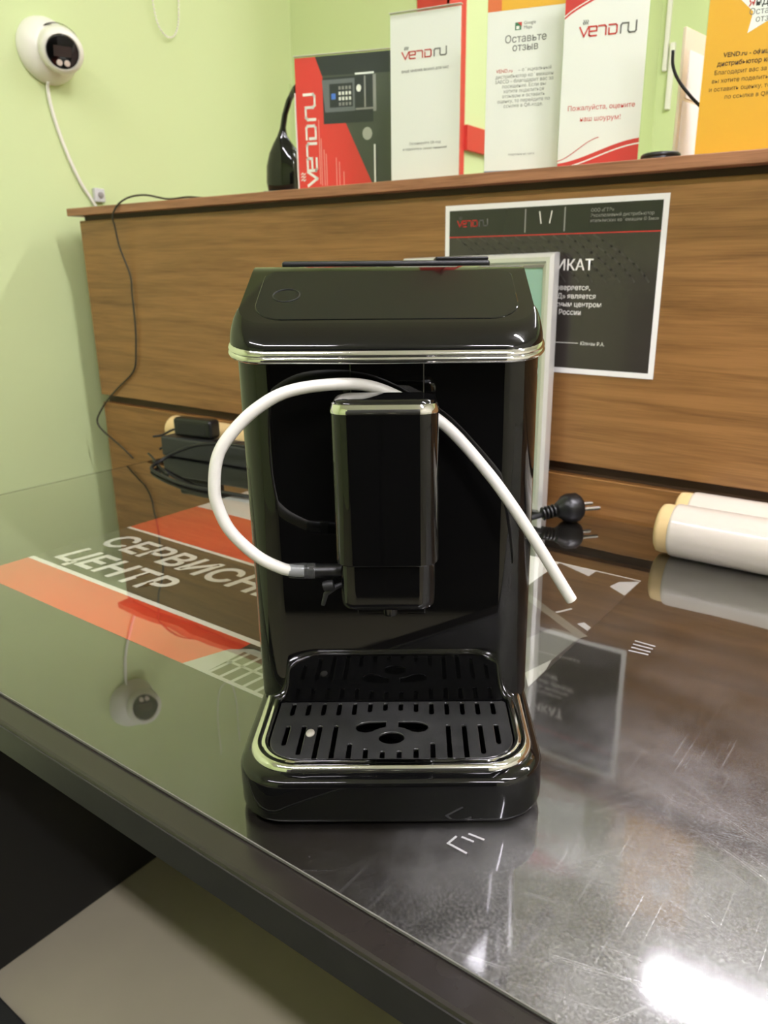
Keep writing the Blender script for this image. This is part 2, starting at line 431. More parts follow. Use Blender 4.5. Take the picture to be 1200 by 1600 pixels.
# ------------------------------------------------------------------ floor mat
fm = MB().rbox(XW + 0.02, 0.6, -1.0, 0.342, 0.0, 0.008, 0.003)
tag(fm.build('floor_mat', mat('black floor mat', (26, 26, 27), 0.8, bump=0.4, bscale=500)), 'dark floor mat lying on the floor in front of the desk', 'mat')

# ------------------------------------------------------------------ desk
desk = empty('desk', (-0.06, 0.57, 0))
DX, DY = -0.06, 0.57
def D(mb): return mb.xf(Matrix.Translation((-DX, -DY, 0)))
DT = DZ - 0.0022               # desk board surface, below the clear cover
D(MB().rbox(-1.124, 1.0, 0.2135, 0.927, DT - 0.029, DT, 0.0025)).build('desktop', DESK, desk)
D(MB().box(-1.122, 0.998, 0.2126, 0.2140, DT - 0.0265, DT - 0.0025)).build('edge_band', DESK_E, desk)
for x in (-1.092, 0.95):
    D(MB().rbox(x, x + 0.022, 0.30, 0.915, 0.0, DT - 0.029, 0.001)).build('side_board', DESK_P, desk)
D(MB().rbox(-1.07, 0.95, 0.885, 0.903, 0.25, DT - 0.029, 0.001)).build('modesty_board', DESK_P, desk)
tag(desk, 'long dark brown desk with black side boards under a clear cover', 'desk')

pad = MB().box(-1.110, 0.97, 0.2335, 0.920, DZ - 0.0014, DZ).build('desk_cover', pad_mat())
tag(pad, 'scratched transparent plastic cover lying over the dark desk', 'desk cover')
MB().box(-1.110, 0.97, 0.2329, 0.2337, DZ - 0.0014, DZ + 0.0001).build('cover_edge', mat('cut plastic edge', (104, 104, 96), 0.3), pad)
PF = Face(pad, False, (0, 0, DZ), 0.00025)
SCR = clear_mat('pale scratch film', (0.9, 0.9, 0.9), 1.4, 0.3, haze=0.45)
for (a, b) in (((-.182, .6009), (-.1658, .6005)), ((-.1813, .5940), (-.1661, .5946)), ((-.1805, .5875), (-.166, .5880)), ((-.1804, .5805), (-.1659, .5821))):
    strokes(PF, [[a, b]], 0.0022, SCR, 'scratch_mark', 1)
strokes(PF, [[(-.1844, .3035), (-.1853, .2966), (-.1731, .2961)], [(-.1790, .3100), (-.1704, .3108)], [(-.181, .3055), (-.1745, .3060)]], 0.0014, SCR, 'scratch_mark', 1)

# ------------------------------------------------------------------ poster under the cover
PZ = DZ - 0.0021
po = empty('poster', (-0.529, 0.5445, PZ))
PW = 0.303; PH = 0.1985
MB().box(-PW, PW, -PH, PH, 0, 0.0003).build('sheet', POST_D, po)
F = Face(po, False, (0.529, -0.5445, 0.0003), 0.00005)
rect(F, -.832, -.462, .346, .404, POST_R, 'red_band')
rect(F, -.832, -.425, .404, .4105, INK_W, 'white_line')
rect(F, -.832, -.226, .5345, .5395, INK_W, 'white_line')
rect(F, -.832, -.226, .5395, .648, POST_R, 'red_band')
rect(F, -.832, -.226, .648, .743, PAPER_B, 'white_band')
text(F, 'СЕРВИСНЫЙ', -.812, .4795, .0520, INK_W, 'title_lettering', bold=0.026, sx=1.06, shear=0.12, k=2)
text(F, 'ЦЕНТР', -.812, .4230, .0520, INK_W, 'title_lettering', bold=0.026, sx=1.06, shear=0.12, k=2)
logo(F, -.745, .665, .045, POST_R, INK_G, 0, 0.2)
# printed picture of a machine grille at the lower edge
GREY_P = mat('pale grey print', (186, 184, 172), 0.45); GREY_M = mat('mid grey print', (120, 118, 108), 0.45); GREY_D = mat('dark olive print', (84, 80, 62), 0.5)
poly(F, [(-.483, .346), (-.300, .346), (-.300, .398), (-.452, .398), (-.470, .385)], GREY_P, 'grille_picture', 1.5)
rect(F, -.455, -.330, .350, .390, GREY_D, 'grille_picture_slots', 2)
for i in range(9):
    x = -.453 + i * .0135
    strokes(F, [[(x, .350), (x + .004, .390)]], .0035, GREY_P, 'grille_picture_bar', 3)
strokes(F, [[(-.455, .371), (-.33, .371)]], .003, GREY_P, 'grille_picture_bar', 3)
# shapes of the printed picture at the right end
LG2 = mat('cool light grey print', (206, 206, 208), 0.45)
poly(F, [(-.3198, .741), (-.2771, .7229), (-.2759, .741)], LG2, 'picture_shape', 1.5)
poly(F, [(-.2479, .709), (-.2445, .7261), (-.2265, .7400), (-.2268, .6950)], LG2, 'picture_shape', 1.5)
poly(F, [(-.2404, .607), (-.2361, .6133), (-.2266, .6070), (-.2266, .5985)], LG2, 'picture_shape', 1.5)
rect(F, -.3198, -.226, .410, .741, mat('umber print', (64, 54, 48), 0.4), 'picture_ground', 1.25)
rect(F, -.832, -.3198, .648, .6485, INK_W, 'white_line', 1.2)
poly(F, [(-.2664, .5508), (-.2561, .5862), (-.2275, .5857), (-.2302, .5235), (-.2397, .4986)], GREY_M, 'picture_shape', 1.5)
poly(F, [(-.2392, .4977), (-.2304, .5301), (-.2268, .5119), (-.2268, .4795)], GREY_P, 'picture_shape', 1.6)
strokes(F, [[(-.2664, .6196), (-.2587, .6338)]], .003, LG2, 'picture_shape', 2)
strokes(F, [[(-.3089, .6381), (-.2290, .5870)]], .010, GREY_M, 'picture_shape', 1.4)
tag(po, 'red and charcoal service centre poster lying flat under the desk cover', 'poster')

# ------------------------------------------------------------------ reception counter
PY = 0.929
ct = empty('reception_counter', (-0.2, PY, 0))
def CT(mb): return mb.xf(Matrix.Translation((0.2, -PY, 0)))
CT(MB().rbox(-1.478, 1.3, PY, PY + 0.018, DZ + 0.0658, DZ + 0.4140, 0.0012)).build('upper_panel', WOOD, ct)
CT(MB().rbox(-1.475, 1.3, PY, PY + 0.018, 0.0, DZ + 0.0495, 0.0016)).build('lower_panel', WOOD_L, ct)
CT(MB().box(-1.470, 1.3, PY + 0.012, PY + 0.030, DZ + 0.045, DZ + 0.070)).build('groove_strip', DARKGAP, ct)
CT(MB().rbox(-1.492, 1.3, PY - 0.017, PY + 0.34, DZ + 0.4225, DZ + 0.4365, 0.0012)).build('top_board', WOOD_T, ct)
CT(MB().box(-1.465, 1.29, PY + 0.004, PY + 0.30, DZ + 0.4140, DZ + 0.4225)).build('spacer_strip', DARKGAP, ct)
CT(MB().rbox(-1.474, -1.456, PY + 0.018, PY + 0.32, 0, DZ + 0.4140, 0.001)).build('end_board', WOOD_L, ct)
CT(MB().rbox(-1.456, 1.28, PY + 0.30, PY + 0.318, 0, DZ + 0.4140, 0.001)).build('rear_panel', WOOD_L, ct)
tag(ct, 'brown walnut reception counter with a projecting top board behind the desk', 'counter')
SZ = DZ + 0.4365               # top of the counter board

# ================================================================== COFFEE MACHINE
O = Vector((math.cos(TH) * -.015 - math.sin(TH) * .36, math.sin(TH) * -.015 + math.cos(TH) * .36, DZ))
cm = empty('coffee_machine', O, TH); cm.rotation_euler[1] = R(-0.45); cm.location.z += .0006
tag(cm, 'glossy black bean to cup coffee machine with chrome trim standing on the desk', 'coffee machine')
def lp(hw, y0, y1, rf, rb, z, n=9):
    return [(x, y, z(x, y) if callable(z) else z) for x, y in rrect(hw, y0, y1, rf, rb, n)]
# feet
for x, y in ((-.062, .04), (.062, .04), (-.065, .30), (.065, .30)):
    MB().lathe([(.011, 0.0001), (.012, .001), (.011, .006)], (x, y, 0), n=20).build('foot', RUBBER, cm, angle=40)
# drip tray housing
lv = []
for ins, z in ((.0050, .0030), (.0025, .0034), (.0008, .0048), (0, .0070), (0, .0285), (.0006, .0307), (.0018, .0320), (.0036, .0327), (.0060, .0331), (.0085, .0334)):
    lv.append(lp(.0918 - ins, 0 + ins, .345 - ins, max(.031 - ins * .6, .01), .012, z))
lv.append(lp(.0775, .0160, .0835, .024, .004, .0334)); lv.append(lp(.0770, .0165, .0830, .024, .004, .0320)); lv.append(lp(.0755, .018, .0825, .022, .004, .0120))
MB().loft(lv).build('drip_tray_housing', BLACK, cm, angle=35)
# chrome frame of the tray
lv = []
for ins, z in ((0, .0331), (.0004, .0347), (.0016, .0361), (.0034, .0366), (.0052, .0362), (.0062, .0354), (.0074, .0357), (.0086, .0360), (.0098, .0352), (.0102, .0330)):
    lv.append(lp(.0866 - ins, .0085 + ins, .1000 - ins, .0300 - ins * .75, .004, z, 12))
MB().loft(lv, False, False).build('chrome_tray_frame', CHROME, cm, angle=50)
# grille with real slots
def slot(x, ya, yb, w=.00145):
    pts = [(x + w * math.cos(R(a)), yb - w + w * math.sin(R(a))) for a in range(0, 181, 30)] + [(x + w * math.cos(R(a)), ya + w + w * math.sin(R(a))) for a in range(180, 361, 30)]
    return pts
front = [(.0330, .0537), (.0234, .0537), (.0188, .0537), (.0177, .0537), (.0177, .0345), (.0177, .0290), (.0177, .0265)]
rear = [.0655, .0655, .0655, .0655, .0660, .0690, .0705]
holes = []
for k in range(14):
    x = (k - 6.5) * .0102; j = k if k < 7 else 13 - k
    holes.append(slot(x, *front[j])); holes.append(slot(x, rear[j], .0795))
holes.append([(.0080 * math.cos(R(a)), .0402 + .0062 * math.sin(R(a))) for a in range(0, 360, 15)])
wing = [(-.0040, .0580), (-.0040, .0520), (-.0075, .0510), (-.0105, .0490), (-.0130, .0470), (-.0170, .0460), (-.0210, .0475), (-.0232, .0505), (-.0225, .0540), (-.0195, .0565), (-.0150, .0580)]
holes.append(wing); holes.append([(-x, y) for x, y in reversed(wing)])
plate('grille', rrect(.0755, .0190, .0815, .0205, .003, 8), holes, .0332, .0348, STEEL, cm, 0.0004)
MB().lathe([(.0001, 0), (.0028, 0), (.0026, .0005), (.0001, .0007)], (-.0513, .0455, .0348), n=14).xf(Matrix.Translation((0, .0455, 0)) @ Matrix.Diagonal((1, 1.5, 1, 1)) @ Matrix.Translation((0, -.0455, 0))).build('dried_milk_spot', mat('dried milk', (170, 166, 152), 0.6), cm, smooth=True)
# body column
lv = [lp(.0918 - i, .0820 + i, .335 - i, .023, .012, z, 10) for i, z in ((.0012, .0326), (0, .0338), (0, .280))]
MB().loft(lv).build('body', BLACK, cm, angle=35)
# tilted head
FY = .060                      # front of the head (42 cm from the viewer)
HW = .0910
def zb(off):                   # band plane, rising to the rear
    return lambda x, y: .2638 + off + .2 * min(y - FY, .085)
lv = [lp(HW - .002, FY + .004, .338, .022, .012, zb(-.0022)), lp(HW - .0005, FY + .0006, .341, .0235, .012, zb(-.0008)), lp(HW, FY, .342, .024, .012, zb(.0004)), lp(HW, FY, .342, .024, .012, zb(.0040))]
MB().loft(lv).build('head_base', BLACK, cm, angle=40)
lv = [lp(HW - .0005 + e, FY + .0005 - e, .3415 + e, .0235 + e, .012, zb(z)) for e, z in ((-.0002, -.0016), (.0009, -.0010), (.0015, -.0001), (.0016, .0008), (.0013, .0017), (.0008, .0023), (.0014, .0029), (.0014, .0036), (.0009, .0047), (.0001, .0058), (-.0010, .0066))]
MB().loft(lv, False, False).build('chrome_band', CHROME, cm, angle=60)
def zsl(y): return .2838 + .45 * (y - .075)
def ztop(x, y):
    t = zsl(y); c = .3150; k = .003                    # smooth knee
    return t if t < c - k else c - (c + k - min(t, c + k)) ** 2 / (4 * k)
lv = []
NB = 9
for i in range(NB + 1):
    a = R(90 * i / NB); ins = .0150 * (1 - math.cos(a)); s_ = math.sin(a)
    f = zb(.0055)
    lv.append(lp(HW - .0003 - ins * .28, FY + .0003 + ins, .3415 - ins, .0238 - ins * .35, .012, (lambda s_: (lambda x, y: f(x, y) * (1 - s_) + ztop(x, y) * s_))(s_), 12))
mb = MB().loft(lv, False, False)
last = lv[-1]
hd = mb.build('head_lid', BLACK, cm, angle=30)
# sloping top, strips between mirrored border points
V = []; Q = []
rows = sorted([tuple(p) for p in last if p[0] > 0], key=lambda p: p[1])
extra = []
for y in [.072 + .0025 * i for i in range(0, 36)] + [.18, .22, .26, .3]:
    if rows[0][1] < y < rows[-1][1]:
        for a, b in zip(rows[:-1], rows[1:]):
            if a[1] <= y <= b[1]:
                t = (y - a[1]) / ((b[1] - a[1]) or 1); x = a[0] + (b[0] - a[0]) * t
                extra.append((x, y, ztop(x, y))); break
rows = sorted(rows + extra, key=lambda p: p[1])
for (x, y, z) in rows: V += [(-x, y, z), (x, y, z)]
for i in range(len(rows) - 1): Q.append((2 * i, 2 * i + 1, 2 * i + 3, 2 * i + 2))
mesh_obj('head_top', V, Q, BLACK, cm, smooth=True)
# smoked control panel on the slope, with its touch button
def slope(x, y, dz=0.0): return (x, y, zsl(y) + dz)
pl = rrect(.0775, .0785, .1370, .018, .008, 8)
mb = MB().loft([[slope(x, y, -.0004) for x, y in pl], [slope(x, y, .0003) for x, y in pl], [slope(x * .995, .108 + (y - .108) * .99, .0005) for x, y in pl]])
cp = mb.build('control_panel', BLACK_P, cm, angle=20)
ring = [slope(-.0605 + .0080 * math.cos(R(a)), .1060 + .0075 * math.sin(R(a)), .0006) for a in range(0, 360, 12)]
MB().tube(ring, .0004, 6, closed=True).build('touch_button', BLACK_S, cp, smooth=True)
# bean hopper lid
hl = MB().rbox(-.0760, .0690, .185, .315, .3140, .3192, .0020).build('hopper_lid', BLACK_S, cm, angle=30)
MB().rbox(.0310, .0680, .188, .245, .3190, .3215, .0010).build('lid_grip', BLACK_S, hl, angle=30)
# water tank lid behind
MB().rbox(-.0740, .0740, .320, .338, .3130, .3165, .001).build('tank_lid', BLACK_S, cm)
# dispensing spout
def sp_loop(hw, y0, y1, r, z): return lp(hw, y0, y1, r, .006, z, 8)
S0, S1 = .0265, .0585
sx = -.0005
MB().loft([sp_loop(.0285, S0, S1, .0105, .1545), sp_loop(.0290, S0 - .0005, S1, .011, .1553), sp_loop(.0290, S0 - .0005, S1, .011, .2405)]).build('spout_body', BLACK, cm, angle=40)
MB().loft([sp_loop(.0288, S0, S1, .0105, .2395), sp_loop(.0294, S0 - .0008, S1, .0112, .2400), sp_loop(.0295, S0 - .0009, S1, .0113, .2410), sp_loop(.0291, S0 - .0004, S1, .0110, .2428), sp_loop(.0283, S0 + .0005, S1, .0104, .2448), sp_loop(.0265, S0 + .002, S1 - .002, .009, .2455)]).build('spout_chrome_trim', CHROME, cm, angle=40)
MB().loft([sp_loop(.0272, S0 + .0012, S1 - .001, .0095, .2445), sp_loop(.0268, S0 + .0018, S1 - .0015, .009, .2464), sp_loop(.0235, S0 + .005, S1 - .004, .007, .2474)]).build('spout_cap', BLACK, cm, angle=60)
MB().loft([sp_loop(.0235, S0 + .006, S1 - .004, .006, .1262), sp_loop(.0250, S0 + .004, S1 - .003, .008, .1264), sp_loop(.0264, S0 + .0025, S1 - .002, .009, .1280), sp_loop(.0268, S0 + .002, S1 - .002, .0095, .1310), sp_loop(.0271, S0 + .0018, S1 - .002, .0097, .1550)]).build('spout_sleeve', BLACK, cm, angle=40)
MB().lathe([(.0030, .1203), (.0040, .1203), (.0042, .1212), (.0044, .1265)], (.0010, S0 + .012, 0), n=24).build('nozzle', BLACK, cm, angle=40)
MB().rbox(-.0150, .0150, S1 - .004, .0835, .135, .215, .002).build('spout_slider', BLACK_S, cm, angle=30)
MB().rbox(-.0220, .0220, .0800, .0826, .100, .262, .0008).build('slider_rail', BLACK, cm)
# milk fitting, clear connector, lever, hose
MB().tube([(-.0250, .045, .1450), (-.0300, .0448, .1452), (-.0430, .043, .1458)], .0042, 16).build('milk_fitting', BLACK_S, cm, angle=40)
lv = MB().tube([(-.0225, .043, .1385), (-.031, .041, .1365), (-.0365, .040, .1325), (-.0385, .040, .1255)], [.0016, .0018, .0016, .0012], 10)
lv.build('milk_lever', RUBBER, cm, angle=40)
MB().lathe([(.0028, -.003), (.0032, 0), (.0028, .003)], (-.0345, .0385, .1385), (1, 0, .2), 14).build('lever_knob', RUBBER, cm, angle=50)
MB().lathe([(.0042, 0), (.0046, .0008), (.0046, .0044), (.0042, .005), (.0047, .0056), (.0044, .0150), (.0037, .0158)], (-.0420, .043, .1458), (-1, -.04, .03), 20).build('clear_connector', CLEARP, cm, angle=40)
hp = [(-.0535, .0420, .1462), (-.0620, .0410, .1486), (-.0753, .0400, .1568), (-.0883, .0380, .1722), (-.0943, .0380, .1873), (-.0952, .0380, .1985), (-.0926, .0400, .2144), (-.0854, .0430, .2263), (-.0715, .0480, .2395), (-.0543, .0540, .2483),
      (-.0302, .0620, .2510), (-.0090, .0690, .2488), (.0128, .0715, .2390), (.0352, .0700, .2244), (.0579, .0650, .1995), (.0731, .0600, .1794), (.0895, .0580, .1544), (.1022, .0580, .1337), (.1108, .0580, .1197)]
hp = [(x, y, z) for x, y, z in hp]
path = spline(hp, 7)
ho = MB().tube([(-.0490, .0424, .1460)] + path, .00345, 16, caps=False)
o = ho.build('milk_hose', HOSE, cm, smooth=True); o['label'] = 'milky white silicone hose looping behind the spout'
e = path[-1]; t = (path[-1] - path[-2]).normalized()
MB().lathe([(.0034, -.0006), (.0034, .0004), (.0026, .0006), (.0021, .0002), (.0019, -.004)], e, t, 16).build('hose_end', HOSE, cm, angle=50)

# ================================================================== THINGS ON THE DESK
# framed picture leaning behind the machine
fr = empty('picture_frame', (-0.4125, 0.893, DZ))
fr.rotation_euler = (R(-2.2), R(-1.2), 0)
FW, FH, FB = 0.235, 0.338, 0.018
def frame_bar(x0, x1, z0, z1, horizontal, name='frame_bar'):
    prof = [(0, .001), (.0015, -.004), (.006, -.0075), (.011, -.0075), (.0135, -.004), (.0145, -.004), (.018, -.001), (.018, .008), (0, .008)]
    pts0, pts1 = [], []
    for a, y in prof:
        if horizontal:
            zz = z1 - a if z1 > FH / 2 else z0 + a
            pts0.append((x0 + a, y, zz)); pts1.append((x1 - a, y, zz))
        else:
            xx = x0 + a if x1 < -FW / 2 else x1 - a
            pts0.append((xx, y, z0 + a)); pts1.append((xx, y, z1 - a))
    MB().loft([pts0, pts1]).build(name, SILVER, fr, angle=30)
frame_bar(-FW, 0, 0, FB, True); frame_bar(-FW, 0, FH - FB, FH, True)
frame_bar(-FB, 0, 0, FH, False); frame_bar(-FW, -FW + FB, 0, FH, False)
MB().box(-FW + .012, -.012, 0.001, 0.004, .012, FH - .012).build('mint_print', MINT, fr)
MB().box(-FW + .008, -.008, 0.005, 0.0075, .008, FH - .008).build('back_board', DARKGAP, fr)
tag(fr, 'silver framed mint picture standing upright behind the coffee machine', 'picture frame')

# white wrapped paper rolls at the right
def roll(name, x0, x1, y, r, label, core=0.016, grp=None):
    o = empty(name, (x0, y, DZ)); ln = x1 - x0
    MB().lathe([(r * .55, core + .001), (r * .94, core), (r * .985, core + .0012), (r, core + .004), (r, ln), (r * .5, ln)], (0, 0, r), (1, 0, 0), 40).build('film_wrapped_paper', WRAP, o, angle=40)
    MB().lathe([(r * .50, .006), (r * .56, .001), (r * .80, 0), (r * .90, .002), (r * .93, .006), (r * .93, core + .002)], (0, 0, r), (1, 0, 0), 40).build('cardboard_end', CREAM, o, angle=50)
    return tag(o, label, 'paper roll', grp)
roll('paper_roll', -0.2390, 0.32, 0.8365, .0305, 'white film wrapped paper roll, the front one of the pair', grp='paper rolls at the right')
roll('paper_roll', -0.2370, 0.32, 0.8978, .0305, 'white film wrapped paper roll against the counter panel behind another roll', grp='paper rolls at the right')
cr = MB().lathe([(.014, .002), (.019, 0), (.0235, .002), (.026, .006), (.026, .44), (.014, .44)], (0, 0, .0262), (1, 0, 0), 36)
c_o = cr.build('cardboard_tube', CREAM, angle=40, loc=(-1.205, .9015, DZ)); tag(c_o, 'beige cardboard tube lying behind the black power strip', 'tube')
c_o.location.z = DZ

# power strip
ps = empty('power_strip', (-1.128, 0.812, DZ), R(5))
MB().rbox(0, .30, 0, .045, 0.0005, .036, .004, 3).build('case', mat('dark grey plastic', (42, 43, 42), 0.45), ps, angle=40)
for i in range(4):
    MB().lathe([(.0165, 0), (.0175, .0008), (.0155, .0012), (.0145, .0002)], (.13 + i * .045, .0225, .0360), n=24).build('socket_ring', BLACK_S, ps, angle=40)
MB().tube([tuple(p) for p in spline([(.004, .02, .018), (-.012, .028, .018), (-.022, .030, .010), (-.030, .022, .004)], 5)], .0022, 8).build('strip_cable', RUBBER, ps, smooth=True)
tag(ps, 'dark grey power strip lying left of the coffee machine', 'power strip')
ad = empty('power_adapter', (-1.062, 0.842, DZ + .037), R(9))
MB().rbox(-.043, .043, -.014, .014, 0.0002, .034, .007, 3).build('adapter_case', BLACK_S, ad, angle=40)
MB().rbox(-.030, .030, -.0148, -.0135, .006, .026, .0006).build('adapter_plate', RUBBER, ad)
MB().tube([tuple(p) for p in spline([(-.041, 0, .012), (-.055, -.004, .008), (-.075, -.010, -.002), (-.088, -.018, -.004)], 5)], .0020, 8).build('adapter_lead', RUBBER, ad, smooth=True)
tag(ad, 'black plug adapter sitting on top of the power strip', 'adapter')
def cable(name, pts, r, m, label, cat='cable', sub=8):
    o = MB().tube(spline(pts, sub), r, 10).build(name, m, smooth=True)
    return tag(o, label, cat)
zt = DZ + .0032
cable('power_cable', [(-.70, .842, zt), (-.80, .818, DZ + .030), (-.90, .808, DZ + .046), (-.985, .796, DZ + .042), (-1.045, .785, DZ + .024), (-1.070, .768, DZ + .008), (-1.052, .735, zt), (-.985, .712, zt), (-.90, .700, zt), (-.80, .712, zt), (-.70, .728, zt)], .0030, RUBBER,
      'black power cable curling over and in front of the power strip')
cable('power_cable', [(-1.150, .800, DZ + .003), (-1.128, .790, DZ + .003), (-1.100, .776, DZ + .0025), (-1.05, .750, DZ + .0025), (-1.0, .728, DZ + .0025)], .0020, RUBBER, 'thin black cable lying on the desk left of the power strip')
# thin cable hanging over the counter
cy = 0.908
cable('signal_cable', [(-1.085, .945, SZ + .0022), (-1.1129, .940, SZ + .0022), (-1.1466, .935, SZ + .005), (-1.1998, .932, SZ + .0045), (-1.2537, .928, DZ + .450), (-1.2923, .920, DZ + .448), (-1.315, .909, DZ + .4355), (-1.3332, .907, DZ + .4159), (-1.3369, cy + .004, DZ + .398), (-1.335, .916, DZ + .361),
      (-1.324, .9245, DZ + .310), (-1.325, .9248, DZ + .2746), (-1.326, .9248, DZ + .2145), (-1.332, .9248, DZ + .171), (-1.347, .9248, DZ + .126), (-1.404, .9248, DZ + .0882), (-1.448, .924, DZ + .0582), (-1.4849, .922, DZ + .0236), (-1.4942, .921, DZ + .0029), (-1.4767, .9225, DZ - .0149), (-1.4218, .9245, DZ - .0421), (-1.3851, .9248, DZ - .0625)],
      .0017, mat('dark grey cable', (52, 48, 38), 0.5), 'thin dark cable hanging down over the left end of the counter')
# black mains plug
pg = empty('mains_plug', (-.380, .872, DZ), R(48))
MB().lathe([(.006, 0), (.0125, .001), (.0165, .006), (.0170, .016), (.0150, .022), (.0110, .026), (.0085, .030)], (.026, 0, .0172), (-1, 0, -.08), 28).build('plug_body', BLACK_S, pg, angle=40)
for i in range(4):
    MB().lathe([(.0062, 0), (.0078, .001), (.0078, .0024), (.0062, .0034)], (-.006 - i * .0042, 0, .0145 - i * .0009), (-1, 0, -.2), 18).build('strain_relief', BLACK_S, pg, angle=50)
for s in (-.0095, .0095):
    MB().lathe([(.0001, .0), (.0022, .0), (.0024, .002), (.0024, .019)], (.044, s, .017), (-1, 0, 0), 12).build('pin', CHROME, pg, angle=40)
MB().tube(spline([(-.016, 0, .0125), (-.036, .004, .006), (-.075, .004, .0035), (-.14, -.02, .0035), (-.22, -.03, .0035)], 6), .0034, 10).build('lead', RUBBER, pg, smooth=True)
pg.scale = (1.15, 1.15, 1.15)
tag(pg, 'black mains plug with its lead lying beside the silver frame', 'plug')

# ================================================================== CERTIFICATE ON THE PANEL
ce = empty('certificate', (-0.600, PY - 0.0006, DZ + 0.187))
CW, CH = 0.3075, 0.2135
MB().box(0, CW, -0.0004, 0, 0, CH).build('laminated_sheet', PAPER_B, ce)
F = Face(ce, True, (0, -0.0004, 0), 0.00008)
b = .0068
rect(F, b, CW - b, b, CH - b, CERT_D, 'dark_ground', 1)
rect(F, b, CW - b, CH - .0405, CH - b, CERT_H, 'header_band', 2)
rect(F, b, CW - b, CH - .0415, CH - .0402, INK_R, 'red_line', 3)
logo(F, .020, CH - .0275, .0072, INK_R, INK_G, 0, 0.2)
for x in (.123, .178): strokes(F, [[(x, CH - .037), (x, CH - .010)]], .0016, INK_LG, 'header_rule', 3)
strokes(F, [[(.143, CH - .0135), (.1455, CH - .027)], [(.160, CH - .0135), (.1575, CH - .027)]], .0014, INK_W, 'header_mark', 3)
text(F, 'ООО «ГТЭ»\nЭксклюзивный дистрибьютор\nитальянских кофемашин © Saeco', .212, CH - .0165, .0054, INK_LG, 'header_lettering', line=1.1, k=3)
text(F, 'СЕРТИФИКАТ', .2205, CH - .0845, .0185, INK_W, 'title_lettering', 'RIGHT', 0.010, k=3)
text(F, 'Настоящим удостоверяется,', .2180, CH - .1085, .0089, INK_W, 'body_lettering', 'RIGHT', 0.006, k=3)
text(F, 'что компания «ВЕНД» является', .2265, CH - .1190, .0089, INK_W, 'body_lettering', 'RIGHT', 0.006, k=3)
text(F, 'авторизованным сервисным центром', .2345, CH - .1290, .0089, INK_W, 'body_lettering', 'RIGHT', 0.006, k=3)
text(F, 'на территории России', .2080, CH - .1390, .0089, INK_W, 'body_lettering', 'RIGHT', 0.006, k=3)
strokes(F, [[(.150, CH - .1745), (.206, CH - .1745)]], .0007, INK_W, 'signature_line', 3)
text(F, 'Юлман Р.А.', .2090, CH - .1765, .0060, INK_W, 'signature_lettering', 'LEFT', 0.004, k=3)
CURVE_I = mat('faint wave print', (66, 61, 57), 0.3)
for i in range(12):
    strokes(F, [[(.02 + i * .018 + t * .055 + .02 * math.sin(t * 2), CH - .043 - t * .055) for t in [k / 8 for k in range(9)]]], .0022, CURVE_I, 'wave_line', 1.6)
tag(ce, 'laminated dark certificate with white border fixed to the counter panel', 'certificate')

# ================================================================== SIGNS ON THE COUNTER
def sign(name, x, y, phi, w, h, m, label, holder=True, z=SZ):
    o = empty(name, (x, y, z + .0005), R(phi))
    MB().box(0, w, -.0005, .0005, .0012, h).build('card', m, o)
    if holder:
        MB().box(-.001, w + .001, -.0034, -.0022, .0006, h + .002).build('acrylic_front', ACRYL, o)
        MB().box(-.001, w + .001, .0022, .0034, .0006, h + .002).build('acrylic_back', ACRYL, o)
        MB().box(-.001, w + .001, -.0034, .040, 0, .0012).build('acrylic_foot', ACRYL, o)
        MB().box(-.001, w + .001, -.0034, .0034, h + .002, h + .0026).build('acrylic_edge', ACRYL_E, o)
    return tag(o, label, 'sign'), Face(o, True, (0, -.0005, 0), .00012)

# 1 white card with logo
s, F = sign('table_sign', -.7085, .950, 11, .1045, .213, PAPER, 'white card headed by the red and grey logo, beside the red leaflet')
logo(F, .018, .158, .0085, INK_R, INK_G, 0, .17, .066)
text(F, 'ВАШЕ МНЕНИЕ ВАЖНО ДЛЯ НАС', .0525, .1415, .0041, INK_G, 'caption_lettering', 'CENTER', 0.012, sx=1.05)
text(F, 'Отсканируйте QR-код', .0525, .0500, .0046, INK_G, 'note_lettering', 'CENTER')
text(F, 'и поделитесь своим мнением!', .0525, .0430, .0046, INK_G, 'note_lettering', 'CENTER')
# 2 review card with orange strip
s, F = sign('table_sign', -.5534, .950, 15, .0985, .212, PAPER, 'white review card with orange strip on top and grey paragraph')
rect(F, 0, .018, .191, .212, mat('brick orange print', (224, 110, 60), 0.5), 'orange_strip'); rect(F, .018, .0985, .191, .212, YELLOW, 'yellow_strip')
rect(F, 0, .0985, .0012, .006, mat('slate print', (104, 112, 134), 0.5), 'slate_strip')
rect(F, .036, .044, .168, .1765, mat('map green print', (66, 120, 84), 0.5), 'map_mark')
poly(F, [(.039, .1765), (.0445, .1715), (.0445, .1765)], INK_R, 'map_mark', 1.6); rect(F, .0375, .0415, .1690, .1725, INK_W, 'map_mark', 1.8)
text(F, 'Google\nMaps', .047, .1735, .0052, INK_G, 'brand_lettering', line=.95)
text(F, 'Оставьте\nотзыв', .050, .1545, .0120, INK_G, 'heading_lettering', 'CENTER', 0.004, line=.80)
text(F, 'VEND.ru', .0130, .1215, .0058, INK_R, 'brand_lettering')
text(F, '– официальный', .0850, .1215, .0058, INK_LG, 'paragraph_lettering', 'RIGHT')
text(F, 'дистрибьютор кофемашин\nSAECO – благодарит вас за\nпосещение. Если вы\nхотите поделиться\nотзывом и оставить\nоценку, то перейдите по\nссылке в QR-коде.', .050, .1150, .0058, INK_LG, 'paragraph_lettering', 'CENTER', line=.98)
text(F, 'подробнее на сайте', .050, .0240, .0036, INK_LG, 'note_lettering', 'CENTER')
